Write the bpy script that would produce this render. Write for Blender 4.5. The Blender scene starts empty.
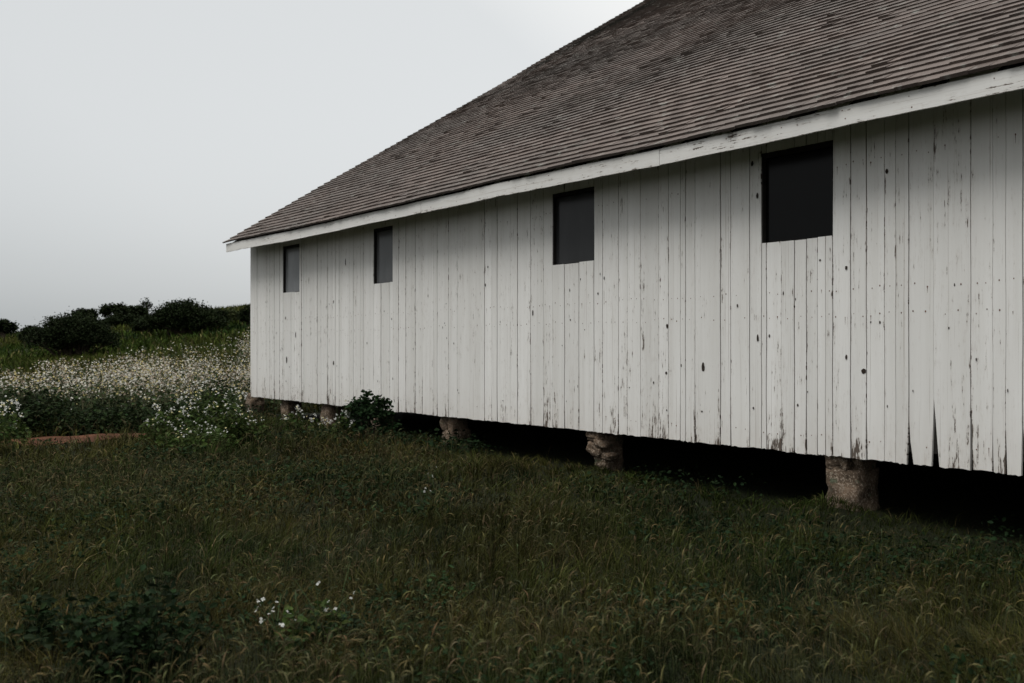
import bpy, math, random
import numpy as np
from mathutils import Vector, Matrix, noise as mnoise

random.seed(7)
rng = np.random.default_rng(11)
scene = bpy.context.scene
R = math.radians
EYE = 1.6

# ------------------------------------------------------------------ camera
cam = bpy.data.cameras.new('camera'); camo = bpy.data.objects.new('camera', cam)
scene.collection.objects.link(camo); scene.camera = camo
camo.location = (0, 0, EYE); camo.rotation_euler = (R(90), 0, 0)
cam.sensor_width = 36; cam.lens = 995/1024*36
cam.shift_y = 5.5/1024
cam.clip_start = .05; cam.clip_end = 5000
cam.dof.use_dof = True; cam.dof.focus_distance = 10.0; cam.dof.aperture_fstop = 2.8

# ------------------------------------------------------------------ world and sun (overcast)
SUN_EL, SUN_AZ = R(58), R(224)
world = bpy.data.worlds.new('World'); scene.world = world; world.use_nodes = True
nt = world.node_tree; nt.nodes.clear()
def wn(t, **k):
    n = nt.nodes.new(t)
    for a, b in k.items(): setattr(n, a, b)
    return n
sky = wn('ShaderNodeTexSky', sky_type='NISHITA', sun_disc=False, sun_elevation=SUN_EL, sun_rotation=SUN_AZ, dust_density=4.0, air_density=1.0)
hsv = wn('ShaderNodeHueSaturation'); hsv.inputs['Saturation'].default_value = .12
bgs = wn('ShaderNodeBackground'); bgs.inputs['Strength'].default_value = .05
nt.links.new(sky.outputs[0], hsv.inputs['Color']); nt.links.new(hsv.outputs[0], bgs.inputs['Color'])
# the cloud deck: one broad pale sheet, brighter to the right and overhead
tc = wn('ShaderNodeTexCoord')
dt = wn('ShaderNodeVectorMath', operation='DOT_PRODUCT'); dt.inputs[1].default_value = (.58, .36, .74)
nt.links.new(tc.outputs['Generated'], dt.inputs[0])
ns = wn('ShaderNodeTexNoise'); ns.inputs['Scale'].default_value = 1.6; ns.inputs['Detail'].default_value = 3
nt.links.new(tc.outputs['Generated'], ns.inputs['Vector'])
ma = wn('ShaderNodeMath', operation='MULTIPLY_ADD'); ma.inputs[1].default_value = .10
nt.links.new(ns.outputs[0], ma.inputs[0]); nt.links.new(dt.outputs['Value'], ma.inputs[2])
cr = wn('ShaderNodeValToRGB'); e = cr.color_ramp.elements
e[0].position = .0; e[0].color = (.37, .395, .405, 1)
e[1].position = .62; e[1].color = (.56, .58, .585, 1)
e2 = cr.color_ramp.elements.new(.30); e2.color = (.505, .525, .53, 1)
e3 = cr.color_ramp.elements.new(.74); e3.color = (.80, .80, .78, 1)
e4 = cr.color_ramp.elements.new(1.0); e4.color = (1.0, .99, .95, 1)
for el_, m_ in ((e4, 1.45),): el_.color = (1.0, .985, .95, 1)
nt.links.new(ma.outputs[0], cr.inputs[0])
bgc = wn('ShaderNodeBackground')
sx = wn('ShaderNodeSeparateXYZ'); nt.links.new(tc.outputs['Generated'], sx.inputs[0])
mr_ = wn('ShaderNodeMapRange', interpolation_type='SMOOTHSTEP')
for k_, v_ in ((1, .42), (2, .82), (3, .70), (4, 1.85)): mr_.inputs[k_].default_value = v_
nt.links.new(sx.outputs[2], mr_.inputs[0])
# low sky dimmed behind the camera, out of view, to deepen the eave shade
d2 = wn('ShaderNodeVectorMath', operation='DOT_PRODUCT'); d2.inputs[1].default_value = (-.70, -.70, -.35); nt.links.new(tc.outputs['Generated'], d2.inputs[0])
m2 = wn('ShaderNodeMapRange', interpolation_type='SMOOTHSTEP')
for k_, v_ in ((1, -.15), (2, .65), (3, 1.0), (4, .36)): m2.inputs[k_].default_value = v_
nt.links.new(d2.outputs['Value'], m2.inputs[0])
mm = wn('ShaderNodeMath', operation='MULTIPLY'); nt.links.new(mr_.outputs[0], mm.inputs[0]); nt.links.new(m2.outputs[0], mm.inputs[1])
nt.links.new(mm.outputs[0], bgc.inputs['Strength'])
nt.links.new(cr.outputs[0], bgc.inputs['Color'])
add = wn('ShaderNodeAddShader'); wo = wn('ShaderNodeOutputWorld')
nt.links.new(bgs.outputs[0], add.inputs[0]); nt.links.new(bgc.outputs[0], add.inputs[1]); nt.links.new(add.outputs[0], wo.inputs[0])

sl = bpy.data.lights.new('sun', 'SUN'); sl.energy = 1.1; sl.angle = R(26); sl.color = (1, .975, .94)
so = bpy.data.objects.new('sun', sl); scene.collection.objects.link(so)
sd = Vector((math.sin(SUN_AZ)*math.cos(SUN_EL), math.cos(SUN_AZ)*math.cos(SUN_EL), math.sin(SUN_EL)))
so.rotation_euler = sd.to_track_quat('Z', 'Y').to_euler()
so.location = (-5, -5, 20)
scene.view_settings.view_transform = 'Standard'; scene.view_settings.look = 'None'
scene.view_settings.gamma = 1; scene.view_settings.use_curve_mapping = False
scene.view_settings.exposure = 0.40
try: scene.cycles.max_bounces = 8
except Exception: pass

# ------------------------------------------------------------------ helpers
def tag(o, label=None, cat=None, group=None, kind=None):
    if label: o['label'] = label
    if cat: o['category'] = cat
    if group: o['group'] = group
    if kind: o['kind'] = kind
    return o
def link(o, parent=None):
    scene.collection.objects.link(o)
    if parent: o.parent = parent
    return o
def empty(name, loc, rz=0, label=None, cat=None, group=None):
    o = bpy.data.objects.new(name, None); link(o); o.location = loc; o.rotation_euler = (0, 0, rz); o.empty_display_size = .3
    return tag(o, label, cat, group)
class MB:
    """numpy mesh collector with a colour attribute 'col' per vertex"""
    def __init__(s): s.v = []; s.f3 = []; s.f4 = []; s.c = []; s.n = 0; s.m3 = []; s.m4 = []
    def add(s, v, tris=None, quads=None, col=(1, 1, 1), mat=0):
        v = np.asarray(v, float).reshape(-1, 3); k = len(v)
        c = np.asarray(col, float)
        if c.ndim == 1: c = np.repeat(c[None], k, 0)
        if tris is not None and len(tris):
            t = np.asarray(tris, int).reshape(-1, 3); s.f3.append(t + s.n); s.m3.append(np.full(len(t), mat))
        if quads is not None and len(quads):
            q = np.asarray(quads, int).reshape(-1, 4); s.f4.append(q + s.n); s.m4.append(np.full(len(q), mat))
        s.v.append(v); s.c.append(c); s.n += k
    def box(s, x0, y0, z0, x1, y1, z1, col=(1, 1, 1), mat=0):
        v = [(x0,y0,z0),(x1,y0,z0),(x1,y1,z0),(x0,y1,z0),(x0,y0,z1),(x1,y0,z1),(x1,y1,z1),(x0,y1,z1)]
        s.add(v, quads=[(0,3,2,1),(4,5,6,7),(0,1,5,4),(1,2,6,5),(2,3,7,6),(3,0,4,7)], col=col, mat=mat)
    def build(s, name, mats, parent=None, smooth=False):
        if not isinstance(mats, (list, tuple)): mats = [mats]
        me = bpy.data.meshes.new(name)
        V = np.concatenate(s.v); C = np.concatenate(s.c)
        f3 = np.concatenate(s.f3) if s.f3 else np.zeros((0, 3), int)
        f4 = np.concatenate(s.f4) if s.f4 else np.zeros((0, 4), int)
        me.vertices.add(len(V)); me.vertices.foreach_set('co', V.astype(np.float32).ravel())
        loops = np.concatenate([f3.ravel(), f4.ravel()])
        me.loops.add(len(loops)); me.loops.foreach_set('vertex_index', loops.astype(np.int32))
        starts = np.concatenate([np.arange(len(f3))*3, len(f3)*3 + np.arange(len(f4))*4])
        me.polygons.add(len(starts)); me.polygons.foreach_set('loop_start', starts.astype(np.int32))
        mi = np.concatenate([np.concatenate(s.m3) if s.m3 else np.zeros(0, int), np.concatenate(s.m4) if s.m4 else np.zeros(0, int)])
        me.polygons.foreach_set('material_index', mi.astype(np.int32))
        me.update(calc_edges=True)
        a = me.attributes.new('col', 'FLOAT_COLOR', 'POINT')
        a.data.foreach_set('color', np.concatenate([C, np.ones((len(C), 1))], 1).astype(np.float32).ravel())
        for m in mats: me.materials.append(m)
        me.polygons.foreach_set('use_smooth', np.full(len(starts), bool(smooth)))
        me.update()
        o = bpy.data.objects.new(name, me)
        return link(o, parent)
def sstep(a, b, x):
    t = np.clip((np.asarray(x, float)-a)/(b-a), 0, 1); return t*t*(3-2*t)

# value noise, vectorised
_P = rng.random((256, 256))
def vn(x, y):
    x = np.asarray(x, float); y = np.asarray(y, float)
    xi = np.floor(x).astype(int); yi = np.floor(y).astype(int); fx = x-xi; fy = y-yi
    fx = fx*fx*(3-2*fx); fy = fy*fy*(3-2*fy)
    g = lambda a, b: _P[a & 255, b & 255]
    return (g(xi,yi)*(1-fx)+g(xi+1,yi)*fx)*(1-fy) + (g(xi,yi+1)*(1-fx)+g(xi+1,yi+1)*fx)*fy
def fbm(x, y, o=3):
    r = 0; a = .5; t = 0
    for i in range(o): r = r + a*vn(x*2**i+17*i, y*2**i+31*i); t += a; a *= .5
    return r/t

# ------------------------------------------------------------------ materials
class NM:
    def __init__(s, name):
        s.m = bpy.data.materials.new(name); s.m.use_nodes = True; s.t = s.m.node_tree
        s.b = s.t.nodes['Principled BSDF']; s.out = s.t.nodes['Material Output']
    def n(s, typ, ins=None, **k):
        x = s.t.nodes.new(typ)
        for a, b in k.items(): setattr(x, a, b)
        for a, b in (ins or {}).items():
            if isinstance(b, bpy.types.NodeSocket): s.t.links.new(b, x.inputs[a])
            else: x.inputs[a].default_value = b
        return x
    def l(s, a, b): s.t.links.new(a, b)
    def math(s, op, a, b=0.0, c=0.0, clamp=False):
        n = s.n('ShaderNodeMath', {0: a, 1: b, 2: c}, operation=op); n.use_clamp = clamp; return n.outputs[0]
    def ramp(s, fac, a, b, ca=(0,0,0,1), cb=(1,1,1,1)):
        r = s.n('ShaderNodeValToRGB', {0: fac}); e = r.color_ramp.elements
        e[0].position = a; e[1].position = b; e[0].color = ca; e[1].color = cb; return r.outputs[0]
    def mix(s, f, a, b, bt='MIX'):
        n = s.t.nodes.new('ShaderNodeMix'); n.data_type = 'RGBA'; n.blend_type = bt
        for i, v in ((0, f), (6, a), (7, b)):
            if isinstance(v, bpy.types.NodeSocket): s.l(v, n.inputs[i])
            else: n.inputs[i].default_value = v
        return n.outputs[2]
    def noise(s, vec, scale, detail=3, rough=.5):
        return s.n('ShaderNodeTexNoise', {'Vector': vec, 'Scale': scale, 'Detail': detail, 'Roughness': rough}).outputs[0]
    def mapping(s, vec, sc, loc=(0,0,0)):
        return s.n('ShaderNodeMapping', {'Vector': vec, 'Scale': sc, 'Location': loc}).outputs[0]
    def bump(s, h, st=.3, d=.01):
        n = s.n('ShaderNodeBump', {'Height': h, 'Strength': st, 'Distance': d}); s.l(n.outputs[0], s.b.inputs['Normal'])
    def base(s, c, rough=.8, spec=.3):
        if isinstance(c, bpy.types.NodeSocket): s.l(c, s.b.inputs['Base Color'])
        else: s.b.inputs['Base Color'].default_value = (*c, 1)
        s.b.inputs['Roughness'].default_value = rough; s.b.inputs['Specular IOR Level'].default_value = spec
        return s.m

def mat_foliage(name, trans=.25, gain=1.0, rough=.6):
    k = NM(name)
    c = k.n('ShaderNodeAttribute', attribute_name='col').outputs['Color']
    k.base(c, .85, .06)
    tr = k.n('ShaderNodeBsdfTranslucent', {'Color': c})
    mx = k.n('ShaderNodeMixShader', {0: trans}); k.l(k.b.outputs[0], mx.inputs[1]); k.l(tr.outputs[0], mx.inputs[2])
    k.l(mx.outputs[0], k.out.inputs[0]); return k.m

def mat_paint_wood(name, wear=0.0, horizontal=False):
    """old white paint over boards; col = (random, position across the board, height above the board's foot)"""
    k = NM(name)
    at = k.n('ShaderNodeAttribute', attribute_name='col'); sep = k.n('ShaderNodeSeparateColor', {0: at.outputs['Color']})
    rnd, u, v = sep.outputs
    tc = k.n('ShaderNodeTexCoord').outputs['Object']
    off = k.n('ShaderNodeCombineXYZ', {1: k.math('MULTIPLY', rnd, 37.0)}).outputs[0]
    p = k.n('ShaderNodeVectorMath', {0: tc, 1: off}, operation='ADD').outputs[0]
    if horizontal: s1, s2, s3 = (3.5, 1, 60), (14, 1, 90), (.7, 1, 6)
    else: s1, s2, s3 = (55, 1, 3.2), (95, 1, 16), (5, 1, .55)
    n1 = k.noise(k.mapping(p, s1), 1, 4, .6)
    n2 = k.noise(k.mapping(p, s2), 1, 3, .65)
    n3 = k.noise(k.mapping(p, s3), 1, 2)
    n5 = k.noise(k.mapping(p, (16, 1, 9)), 1, 4, .7)
    edge = k.math('ABSOLUTE', k.math('MULTIPLY_ADD', u, 2.0, -1.0))
    edge = k.math('POWER', edge, 7.0)
    foot = k.math('POWER', k.math('SUBTRACT', 1.0, k.math('MULTIPLY', v, 1.35), clamp=True), 2.2)
    val = k.math('ADD', k.math('MULTIPLY', n1, .5), k.math('MULTIPLY', n2, .3))
    val = k.math('ADD', val, k.math('MULTIPLY', n5, .32))
    crk = k.ramp(k.noise(k.mapping(p, (70, 1, .45) if not horizontal else (.45, 1, 70)), 1, 3, .7), .63, .70)
    val = k.math('MULTIPLY_ADD', edge, .045, val)
    val = k.math('MULTIPLY_ADD', k.math('MULTIPLY', foot, k.ramp(n3, .42, .66)), .115, val)
    val = k.math('MULTIPLY_ADD', n3, .22, val)
    val = k.math('ADD', val, wear)
    peel = k.ramp(val, .793, .825)
    thin = k.ramp(val, .71, .83)
    # paint tone: chalky, a little grime, each board slightly its own
    tone = k.ramp(rnd, 0, 1, (.675, .665, .635, 1), (.755, .745, .715, 1))
    grime = k.ramp(k.noise(k.mapping(p, (9, 1, .35) if not horizontal else (.4, 1, 9)), 1, 4, .6), .35, .75, (0,0,0,1), (1,1,1,1))
    paint = k.mix(k.math('MULTIPLY', grime, .28), tone, (.42, .40, .35, 1))
    paint = k.mix(k.math('MULTIPLY', thin, .35), paint, (.36, .31, .26, 1))
    paint = k.mix(k.math('MULTIPLY', foot, k.math('MULTIPLY', n5, .35)), paint, (.36, .29, .22, 1))
    paint = k.mix(k.math('MULTIPLY', crk, .5), paint, (.22, .17, .13, 1))
    grain = k.noise(k.mapping(p, (160, 1, 6) if not horizontal else (6, 1, 160)), 1, 4, .6)
    wood = k.mix(grain, (.035, .028, .024, 1), (.16, .125, .10, 1))
    c = k.mix(peel, paint, wood)
    k.base(c, .75, .25)
    h = k.math('ADD', k.math('MULTIPLY', grain, .4), k.math('MULTIPLY', peel, -.6))
    h = k.math('MULTIPLY_ADD', n2, .3, h)
    k.bump(h, .35, .004)
    return k.m

def mat_shingle():
    k = NM('weathered_cedar_shingles')
    at = k.n('ShaderNodeAttribute', attribute_name='col'); sep = k.n('ShaderNodeSeparateColor', {0: at.outputs['Color']})
    rnd, u, v = sep.outputs
    tc = k.n('ShaderNodeTexCoord').outputs['Object']
    p = k.n('ShaderNodeVectorMath', {0: tc, 1: k.n('ShaderNodeCombineXYZ', {0: k.math('MULTIPLY', rnd, 9.0)}).outputs[0]}, operation='ADD').outputs[0]
    g = k.noise(k.mapping(p, (90, 5, 5)), 1, 4, .6)
    big = k.noise(k.mapping(tc, (.35, .5, .5)), 1, 3, .6)
    base = k.mix(rnd, (.068, .051, .043, 1), (.138, .108, .093, 1))
    base = k.mix(k.math('MULTIPLY', g, .5), base, (.075, .060, .052, 1))
    base = k.mix(k.ramp(big, .42, .68), base, (.082, .069, .061, 1))
    # lichen and damp staining, v marks the band along the verge
    base = k.mix(k.math('MULTIPLY', v, k.ramp(k.noise(k.mapping(tc, (1.5, 2, 2)), 1, 3), .25, .55)), base, (.035, .034, .028, 1))
    c = k.mix(k.ramp(k.noise(tc, 7, 3, .6), .60, .72), base, (.19, .185, .165, 1))
    k.base(c, .85, .2); k.bump(g, .5, .006)
    return k.m

def mat_simple(name, c1, c2, sc=(4,4,4), rough=.85, bump=.3, scale=1.0, spec=.25):
    k = NM(name); tc = k.n('ShaderNodeTexCoord').outputs['Object']
    n = k.noise(k.mapping(tc, sc), scale, 5, .65)
    k.base(k.mix(k.ramp(n, .3, .7), (*c1, 1), (*c2, 1)), rough, spec); k.bump(n, bump, .01); return k.m

def mat_rock():
    k = NM('pier_stone'); tc = k.n('ShaderNodeTexCoord').outputs['Object']
    n1 = k.noise(tc, 5, 5, .65); n2 = k.noise(tc, 45, 4, .7)
    vo = k.n('ShaderNodeTexVoronoi', {'Vector': tc, 'Scale': 14.0}, feature='DISTANCE_TO_EDGE').outputs[0]
    c = k.mix(k.ramp(n1, .35, .65), (.050, .036, .023, 1), (.185, .130, .088, 1))
    c = k.mix(k.ramp(n2, .52, .62), c, (.29, .235, .18, 1))
    c = k.mix(k.ramp(n2, .30, .38, (1,1,1,1), (0,0,0,1)), c, (.07, .055, .045, 1))
    c = k.mix(k.ramp(k.noise(tc, 9, 4, .7), .60, .66), c, (.10, .11, .07, 1))
    k.base(c, .9, .2)
    k.bump(k.math('ADD', n2, n1), .9, .03); return k.m

def mat_ground():
    k = NM('turf_soil'); tc = k.n('ShaderNodeTexCoord').outputs['Object']
    n1 = k.noise(tc, .35, 5, .6); n2 = k.noise(tc, 6, 5, .7); n3 = k.noise(k.mapping(tc, (30, 30, 30)), 1, 3, .6)
    c = k.mix(k.ramp(n1, .35, .65), (.007, .009, .004, 1), (.014, .016, .007, 1))
    c = k.mix(k.ramp(n2, .4, .7), c, (.016, .020, .008, 1))
    c = k.mix(k.ramp(n3, .5, .8), c, (.018, .018, .009, 1))
    k.base(c, .95, .1); k.bump(k.math('ADD', n2, n3), .8, .05); return k.m

def mat_path():
    k = NM('trodden_red_earth'); tc = k.n('ShaderNodeTexCoord').outputs['Object']
    n1 = k.noise(tc, 2.5, 5, .6); n2 = k.noise(tc, 40, 4, .7)
    c = k.mix(k.ramp(n1, .35, .65), (.040, .016, .008, 1), (.090, .038, .020, 1))
    c = k.mix(k.ramp(n2, .55, .7), c, (.09, .055, .038, 1))
    k.base(c, .95, .1); k.bump(n2, .7, .02); return k.m

def mat_pane(name, sky_grey):
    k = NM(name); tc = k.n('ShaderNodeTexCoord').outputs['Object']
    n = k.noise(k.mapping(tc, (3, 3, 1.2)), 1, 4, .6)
    k.base(k.mix(k.ramp(n, .3, .7), (sky_grey*.75, sky_grey*.78, sky_grey*.80, 1), (sky_grey*1.15, sky_grey*1.18, sky_grey*1.2, 1)), .18, .35)  # reflected sky painted into the base colour as grey, set per window
    k.b.inputs['IOR'].default_value = 1.4 if sky_grey > .01 else 1.3
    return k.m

def mat_petal():
    k = NM('petals'); c = k.n('ShaderNodeAttribute', attribute_name='col').outputs['Color']; k.base(c, .7, .15)
    tr = k.n('ShaderNodeBsdfTranslucent', {'Color': c}); mx = k.n('ShaderNodeMixShader', {0: .3})
    k.l(k.b.outputs[0], mx.inputs[1]); k.l(tr.outputs[0], mx.inputs[2]); k.l(mx.outputs[0], k.out.inputs[0]); return k.m

M_grass = mat_foliage('grass_blades', .12); M_leaf = mat_foliage('broad_leaves', .15, rough=.5)
M_shrub = mat_foliage('shrub_leaves', .10)
M_petal = mat_petal()
M_wall = mat_paint_wood('flaking_white_paint'); M_fascia = mat_paint_wood('flaking_fascia_paint', .0, True)
M_shingle = mat_shingle()
M_bare = mat_simple('bare_old_wood', (.05, .04, .032), (.11, .085, .065), (3, 3, 30))
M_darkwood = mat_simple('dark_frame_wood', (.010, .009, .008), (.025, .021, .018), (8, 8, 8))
M_rust = mat_simple('rusty_nails', (.06, .025, .015), (.16, .07, .035), (60, 60, 60))
M_knot = mat_simple('wood_knots', (.010, .008, .007), (.045, .03, .022), (60, 60, 60))
M_rock = mat_rock(); M_ground = mat_ground(); M_path = mat_path()
M_bark = mat_simple('stem_bark', (.04, .032, .022), (.09, .07, .05), (20, 20, 6))

# ------------------------------------------------------------------ where things stand
F = np.array([6.08, 4.56]); DX = np.array([.6, -.8]); DY = np.array([.8, .6])   # barn axes: along the wall, into the barn
D = 7.6
def s_at(px, d=D):                      # barn-local x of the wall seen at column px
    ph = math.atan((px-512)/995); th = math.atan(748/995)
    return -d/math.tan(th+ph)
def local(x, y):
    dx = np.asarray(x)-F[0]; dy = np.asarray(y)-F[1]
    return dx*DX[0]+dy*DX[1], dx*DY[0]+dy*DY[1]
def H(x, y):
    x = np.asarray(x, float); y = np.asarray(y, float)
    lx, ly = local(x, y)
    h = .235*sstep(5.0, 15, y)
    r = np.clip(x/np.maximum(y, 8), -.62, -.2)
    sl = .040 + (r+.56)*.172
    t = np.maximum(y-17, 0); t = np.where(t < 40, t*t/(t+2.0), 0) + np.where(t >= 40, 38.1+ (1-np.exp(-(np.maximum(t,40)-40)/8))*6 - np.maximum(t-48, 0)*.35, 0)
    mask = sstep(-19.2, -25.5, lx)
    h = h + sl*t*mask
    h = h + (fbm(x*.6+5, y*.6+9)-.5)*.16*sstep(3, 6, y) + (fbm(x*.12, y*.12+3)-.5)*.5*sstep(22, 34, y)*mask
    for px0, b in ((-5.3, .16), (-8.45, .07), (-11.5, .06)): h = h + b*np.exp(-((lx-px0)**2+(ly+.15)**2)/.16)
    return np.maximum(h, -12)
def at(px, Y):                          # ground point in column px at depth Y
    x = (px-512)/995*Y
    return Vector((x, Y, float(H(x, Y))))

# ------------------------------------------------------------------ ground
def axis(n, near, far):
    t = np.linspace(-1, 1, n); return np.sinh(t*4.2)/math.sinh(4.2)*far
gx = axis(420, 0, 900) - 6; gy = axis(420, 0, 900) + 14
X, Y = np.meshgrid(gx, gy, indexing='ij')
mb = MB(); n = len(gx); i = np.arange(n-1); I, J = np.meshgrid(i, i, indexing='ij')
q = np.stack([I*n+J, (I+1)*n+J, (I+1)*n+J+1, I*n+J+1], -1).reshape(-1, 4)
mb.add(np.stack([X, Y, H(X, Y)], -1).reshape(-1, 3), quads=q, col=(.03, .04, .015))
tag(mb.build('ground', M_ground, smooth=True), kind='structure')

def on_path(x, y):
    yc = 15.05 + .55*np.sin((x+4)*.55) + (x+6.5)*.36
    w = .36 + .14*np.sin(x*1.7)
    return np.where((x < -4.7) & (x > -16), np.where(y < yc, .55, 1)*np.abs(y-yc)/w, 9.0)
px_ = np.linspace(-15.5, -4.8, 90); mb = MB(); vs = []
for a in px_:
    yc = 15.05+.55*math.sin((a+4)*.55)+(a+6.5)*.36; w = .36+.14*math.sin(a*1.7)
    w *= min(1, (a+15.9)*2, (-4.6-a)*1.2)
    for b in np.linspace(-1, 1, 9):
        yy = yc+b*w*(1+.18*math.sin(a*9+b)); vs.append((a, yy, float(H(a, yy))+.012+.02*(1-b*b)))
q = [(i*9+j, (i+1)*9+j, (i+1)*9+j+1, i*9+j+1) for i in range(89) for j in range(8)]
mb.add(vs, quads=q); tag(mb.build('path', M_path, smooth=True), kind='structure')

# ------------------------------------------------------------------ barn
WB, WT = EYE-.968, 3.86               # foot and head of the boards
XL, XR = -18.62, 9.0
barn = empty('barn', (F[0], F[1], 0), math.atan2(-.8, .6), 'long white barn of peeling vertical boards raised on stone piers in the grass', 'barn')
O = .46                              # eave overhang
WZ0, WZ1 = EYE+.985, EYE+1.84        # window opening
wins = [(s_at(a), s_at(b)) for a, b in ((283, 299.5), (373.8, 393), (553, 594.5), (762, 833))]
known = [434,437.5,449,457.6,485,492,497.5,511,518,531,544,553,565,579.5,594.5,603,619,628,641,659,669,681,686,695.5,721,731,750,762,767,782,795,807,818,826,833,851,867,885,896,909,934,971,993,1006,1023]
xs = [s_at(k) for k in known]
x = xs[0]
rb = random.Random(5)
while x > XL+.12:
    x -= rb.choice([.09, .14, .2, .24, .3, .27]); xs.append(x)
xs = [v for v in xs if v > XL+.06] + [XL]
x = s_at(1023)
while x < XR-.3:
    x += rb.choice([.09, .2, .25, .3]); xs.append(x)
xs.append(XR)
for a, b in wins:
    for e_ in (a, b):
        xs = [v for v in xs if abs(v-e_) > .045] + [e_]
xs = sorted(xs)
def sag(x):
    return -.020*math.exp(-((x+14.5)/2.2)**2) - .012*math.exp(-((x+7)/2.0)**2) + .004*math.sin(x*1.3+.5) + .002*math.sin(x*3.7)
mb = MB(); nails = MB()
wedge = {round(s_at(909), 2): .04, round(s_at(934), 2): .05, round(s_at(971), 2): .014, round(s_at(1023), 2): .03}
edgew = {}
for xx in xs:
    edgew[xx] = (rb.choice([.0014, .0022, .0034, .0048, .006]) , wedge.get(round(xx, 2), rb.choice([0, 0, 0, .004, .008])), rb.uniform(.25, .7), rb.uniform(0, 9))
def board(mb, x0, x1, z0, z1, ragged, rnd, yf, foot):
    nx, nz = 6, 14
    g0, w0, l0, p0 = edgew.get(x0, (.002, 0, .4, 0)); g1, w1, l1, p1 = edgew.get(x1, (.002, 0, .4, 0))
    us = np.linspace(0, 1, nx); V = []; Cc = []
    dz = rb.uniform(-.006, .006) if ragged else 0
    rag = [dz + (rb.uniform(-.006, .006) if ragged else rb.uniform(-.003, .003)) for _ in us]
    for j in range(nz):
        t = j/(nz-1)
        for i_, u in enumerate(us):
            zb = z0+rag[i_]; z = zb+(z1-zb)*(t**1.5)
            hh = z-foot
            e0 = x0+g0+w0*max(0, 1-hh/l0)**1 + .0018*math.sin(z*5+p0)
            e1 = x1-g1-w1*.35*max(0, 1-hh/l1) + .0018*math.sin(z*5+p1)
            V.append((e0+(e1-e0)*u, yf, z)); Cc.append((rnd, u, max(0, min(1, hh))))
    b0 = len(V)
    q = [(j*nx+i_, j*nx+i_+1, (j+1)*nx+i_+1, (j+1)*nx+i_) for j in range(nz-1) for i_ in range(nx-1)]
    ring = [i_ for i_ in range(nx)] + [j*nx+nx-1 for j in range(1, nz)] + [(nz-1)*nx+i_ for i_ in range(nx-2, -1, -1)] + [j*nx for j in range(nz-2, 0, -1)]
    for k_ in ring: V.append((V[k_][0], 0.0, V[k_][2])); Cc.append(Cc[k_])
    m = len(ring)
    q += [(ring[(a+1) % m], ring[a], b0+a, b0+(a+1) % m) for a in range(m)]
    mb.add(V, quads=q, col=np.array(Cc))
for x0, x1 in zip(xs[:-1], xs[1:]):
    if x1-x0 < .012: continue
    w = next((w_ for w_ in wins if x0 >= w_[0]-.01 and x1 <= w_[1]+.01), None)
    rnd = rb.random(); yf = -.022-rb.uniform(0, .006)
    if w:
        board(mb, x0, x1, WB, WZ0+rb.uniform(-.006, .006), True, rnd, yf, WB)
        # the short piece over the window
        board(mb, x0, x1, WZ1, WT, False, rnd, yf, WB)
    else:
        board(mb, x0, x1, WB, WT, True, rnd, yf, WB)
    # nails: two rows at the middle girt, one near the foot
    for zr in (1.88, 2.11, .80, 3.2):
        if w and WZ0-.05 < zr: continue
        if zr in (.80, 3.2) and rb.random() < .55: continue
        for uu in ((.25, .75) if x1-x0 > .15 else (.5,)):
            if rb.random() < .2: continue
            cx = x0+(x1-x0)*(uu+rb.uniform(-.08, .08)); cz = zr+rb.uniform(-.02, .02); r_ = rb.uniform(.0036, .0066)
            V = [(cx+r_*math.cos(a), yf-.0018, cz+r_*math.sin(a)*1.3) for a in np.arange(8)*math.pi/4] + [(cx, yf-.003, cz)]
            mb.add(V, tris=[(8, i_, (i_+1) % 8) for i_ in range(8)], mat=1)
            if rb.random() < .16:      # rust weeping below the nail
                L = rb.uniform(.02, .07); ww = .0025
                mb.add([(cx-ww, yf-.0013, cz), (cx+ww, yf-.0013, cz), (cx+ww*.3, yf-.0013, cz-L), (cx-ww*.3, yf-.0013, cz-L)], quads=[(0, 3, 2, 1)], mat=1)
# knots, placed where the photograph has the bigger ones, and smaller ones scattered
def knot(cx, cz, rx, rz):
    V = []; k_ = 12
    for i_ in range(k_):
        a = i_*2*math.pi/k_; f = 1+rb.uniform(-.15, .15); V.append((cx+rx*1.25*f*math.cos(a), -.0300, cz+rz*1.25*f*math.sin(a)))
    V.append((cx, -.0296, cz)); mb.add(V, tris=[(k_, i_, (i_+1) % k_) for i_ in range(k_)], mat=2)
def pz(px, py):
    s_ = s_at(px); Yd = F[1]+DX[1]*s_; return s_, EYE+(347-py)/995*Yd
for px, py, rx, rz in ((753, 164, .013, .022), (758, 196, .010, .025), (887.5, 171.5, .012, .016), (704, 367, .016, .036), (758.5, 338, .010, .030), (668, 326, .012, .020), (667, 373, .012, .012), (864.5, 371, .018, .018), (847, 268, .010, .014), (847, 357, .008, .018), (533.5, 313, .010, .030), (668, 325.5, .008, .01), (486, 285, .010, .016), (488.5, 267, .008, .012), (334, 302, .012, .022), (286, 318, .012, .02), (287, 360, .02, .05), (334, 363, .02, .03), (296, 335, .012, .04), (346, 262, .01, .05)):
    s_, z_ = pz(px, py); knot(s_, z_, rx, rz)
for _ in range(70):
    xk = rb.uniform(XL+.1, -3.2); zk = rb.uniform(.9, 2.5); knot(xk, zk, rb.uniform(.003, .008), rb.uniform(.006, .016))
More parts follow.
